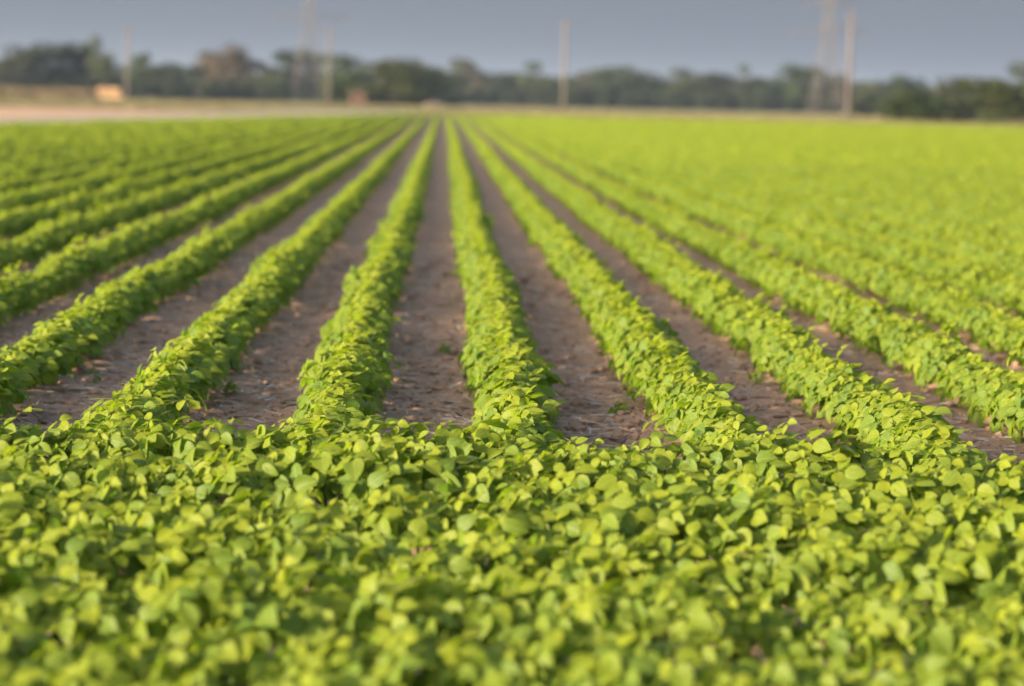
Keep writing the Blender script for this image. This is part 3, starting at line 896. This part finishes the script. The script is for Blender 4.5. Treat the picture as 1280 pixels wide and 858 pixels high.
def tower(px, d, lab, base_w, H):
    t = link('lattice_tower', None, None, (place(px, d), d, -0.02)); t.rotation_euler.z = R(9)
    tag(t, lab, 'transmission tower', 'steel lattice towers on the horizon')
    hw = base_w / 2
    def w(z):
        zw = 0.5 * H
        return hw + (1.0 - hw) * min(1, z / zw) if z < zw else 1.0 - 0.45 * (z - zw) / (H - zw)
    zs = [0, .10, .19, .27, .34, .40, .455, .50, .55, .60, .65, .70, .75, .80, .85, .90, .95, 1.0]
    zs = [z * H for z in zs]
    for sx in (-1, 1):
        for sy in (-1, 1):
            mb = MB(); mb.tube([(sx * w(z), sy * w(z), z) for z in zs], [0.075] * len(zs), 4)
            link('leg', mb.mesh('leg', [M_STEEL]), t)
            mb = MB(); mb.box((sx * hw - .35, sy * hw - .35, -.3), (sx * hw + .35, sy * hw + .35, .25)); link('footing', mb.mesh('footing', [M_HEAP]), t)
    for face in range(4):
        mb = MB()
        a = face * math.pi / 2; ca, sa = round(math.cos(a)), round(math.sin(a))
        def P(s, z): 
            x, y = s * w(z), w(z)
            return (x * ca - y * sa, x * sa + y * ca, z)
        for i in range(len(zs) - 1):
            mb.bar(P(-.98, zs[i]), P(.98, zs[i + 1]), 0.045); mb.bar(P(.98, zs[i]), P(-.98, zs[i + 1]), 0.045)
            mb.bar(P(-.98, zs[i + 1]), P(.98, zs[i + 1]), 0.045)
        link('bracing', mb.mesh('bracing', [M_STEEL]), t)
    for z, half in ((0.50 * H, 8.6), (0.68 * H, 5.6), (0.86 * H, 7.2)):
        mb = MB()
        for sx in (-1, 1):
            for sy in (-1, 1):
                mb.bar((sx * w(z), sy * w(z), z), (sx * half, 0, z + .25), 0.10); mb.bar((sx * w(z), sy * w(z), z + 1.5), (sx * half, 0, z + .25), 0.10)
            for k in range(1, 5):
                q = k / 5; x = sx * (w(z) + (half - w(z)) * q); e = w(z) * (1 - q)
                mb.bar((x, -e, z + .25 * q), (x, e, z + .25 * q), .06)
                mb.bar((x, e, z + .25 * q), (x, e, z + 1.5 - 1.25 * q), .06); mb.bar((x, -e, z + .25 * q), (x, -e, z + 1.5 - 1.25 * q), .06)
        arm = link('cross_arm', mb.mesh('cross_arm', [M_STEEL]), t)
        for sx in (-1, 1):
            mb = MB(); n = 9
            mb.tube([(sx * half, 0, z + .2 - 1.7 * i / (n * 2)) for i in range(n * 2)], [0.05 if i % 2 else 0.14 for i in range(n * 2)], 8)
            link('insulator_string', mb.mesh('insulator_string', [M_CERAMIC]), arm)
tower(1032, 627, 'steel lattice transmission tower beside the nearest pole on the right', 6.6, 35.0)
tower(385, 660, 'steel lattice transmission tower left of a pole, in the left part', 6.6, 38.0)

# ------------------------------------------------------------------ straw bales, rust-red shed, earth heap
def bale_mesh(seed):
    r = np.random.default_rng(seed); mb = MB()
    n = 5; ws, ds, hs = 1.12, 1.2, 0.92
    g = np.linspace(-.5, .5, n)
    vid, vs, fs = {}, [], []
    def vert(p):
        k = tuple(np.round(p, 4))
        if k not in vid:
            q = np.array(p); c = np.clip(q, -.44, .44); dd = q - c
            if np.linalg.norm(dd) > 0: q = c + dd / np.linalg.norm(dd) * .06
            vid[k] = len(vs); vs.append((q + r.normal(0, .008, 3)) * np.array([ws, ds, hs]))
        return vid[k]
    for ax in range(3):
        for sg in (-.5, .5):
            for i in range(n - 1):
                for j in range(n - 1):
                    q = []
                    for a, b in ((i, j), (i + 1, j), (i + 1, j + 1), (i, j + 1)):
                        p = [0, 0, 0]; p[ax] = sg; p[(ax + 1) % 3] = g[a]; p[(ax + 2) % 3] = g[b]; q.append(vert(p))
                    fs.append(tuple(q) if sg > 0 else tuple(q[::-1]))
    mb.add(vs, fs)
    return mb.mesh('straw', [M_BALE], True)
def twine_mesh():
    mb = MB(); w, h = 0.61, 0.463
    for x in (-.3, 0, .3):
        for a, b in (((x, -w, -h), (x, -w, h)), ((x, -w, h), (x, w, h)), ((x, w, h), (x, w, -h))): mb.bar(a, b, .014)
    return mb.mesh('twine', [M_TWINE])
BALES, TW = [bale_mesh(i) for i in range(3)], twine_mesh()
bx = place(138, 432)
spots = [(-1.72, 0, 0), (-0.58, 0, 0), (0.58, 0, 0), (1.72, 0, 0), (-1.0, 0, 1), (0.16, 0, 1), (1.32, 0, 1)]
names = ['bottom left end', 'bottom row, second', 'bottom row, third', 'bottom right end', 'top row, left', 'top row, middle', 'top row, right']
for i, (x, y, lv) in enumerate(spots):
    t = link('straw_bale', None, None, (bx + x, 432 + 0.04 * (i % 3), 0.47 + 0.935 * lv)); t.rotation_euler.z = random.uniform(-.03, .03)
    link('straw', BALES[i % 3], t); link('twine', TW, t)
    tag(t, f'tan straw bale, {names[i]} of the stack by the leftmost pole', 'bale', 'straw bales stacked beside the leftmost pole')

sx_ = place(447, 424)
t = link('small_shed', None, None, (sx_, 424, -0.02)); tag(t, 'small rust-red shed in front of the olive bushes', 'shed')
mb = MB(); hw, hd, hh = 1.15, 1.0, 1.55
mb.add([(-hw, -hd, 0), (hw, -hd, 0), (hw, hd, 0), (-hw, hd, 0), (-hw, -hd, hh), (hw, -hd, hh), (hw, hd, hh), (-hw, hd, hh), (0, -hd, hh + .55), (0, hd, hh + .55)],
       [(0, 1, 5, 8, 4), (2, 3, 7, 9, 6), (1, 2, 6, 5), (3, 0, 4, 7), (3, 2, 1, 0)])
link('wall', mb.mesh('wall', [M_RUST]), t)
mb = MB()
for sg in (-1, 1):
    mb.add([(0, -hd - .15, hh + .58), (sg * (hw + .18), -hd - .15, hh - .06), (sg * (hw + .18), hd + .15, hh - .06), (0, hd + .15, hh + .58),
            (0, -hd - .15, hh + .64), (sg * (hw + .18), -hd - .15, hh), (sg * (hw + .18), hd + .15, hh), (0, hd + .15, hh + .64)],
           [(0, 1, 2, 3), (4, 5, 6, 7), (0, 1, 5, 4), (1, 2, 6, 5), (2, 3, 7, 6)])
link('roof', mb.mesh('roof', [M_RUSTROOF]), t)
mb = MB(); mb.box((-.38, -hd - .03, 0.02), (.38, -hd + .02, 1.35)); dr = link('door', mb.mesh('door', [M_DARK]), t)
mb = MB(); mb.box((.24, -hd - .07, 0.65), (.30, -hd - .031, .78)); link('handle', mb.mesh('handle', [M_STEEL]), dr)

hx = place(543, 424)
g = np.linspace(-1, 1, 25)
X, Y = np.meshgrid(g * 2.3, g * 1.8)
rr = np.sqrt((X / 2.3) ** 2 + (Y / 1.8) ** 2)
Z = np.clip(1 - rr, 0, 1) ** 0.8 * 1.35 + (vnoise(X + 9, Y + 9, 0.4, 5) - .5) * .35 * np.clip(1.1 - rr, 0, 1) - 0.05
mb = MB(); n = 25
mb.add(np.stack([X + hx, Y + 424, Z], -1).reshape(-1, 3), [(i * n + j, i * n + j + 1, (i + 1) * n + j + 1, (i + 1) * n + j) for i in range(n - 1) for j in range(n - 1)])
hp = link('earth_heap', mb.mesh('earth_heap', [M_HEAP], True)); tag(hp, 'low pale earth heap right of the olive bushes', 'heap')

# ------------------------------------------------------------------ haze
mb = MB(); mb.box((-3300, -400, -1.2), (3300, 5300, 44.0))
hz = link('haze', mb.mesh('haze', []))
m = bpy.data.materials.new('haze'); m.use_nodes = True
m.node_tree.nodes.clear()
pv = m.node_tree.nodes.new('ShaderNodeVolumePrincipled'); mo = m.node_tree.nodes.new('ShaderNodeOutputMaterial')
pv.inputs['Color'].default_value = (0.58, 0.70, 0.90, 1)
pv.inputs['Density'].default_value = 0.00015
pv.inputs['Anisotropy'].default_value = 0.2
m.node_tree.links.new(pv.outputs['Volume'], mo.inputs['Volume'])
hz.data.materials.append(m)
tag(hz, 'thin grey-blue evening haze over the fields', 'haze', None, 'stuff')
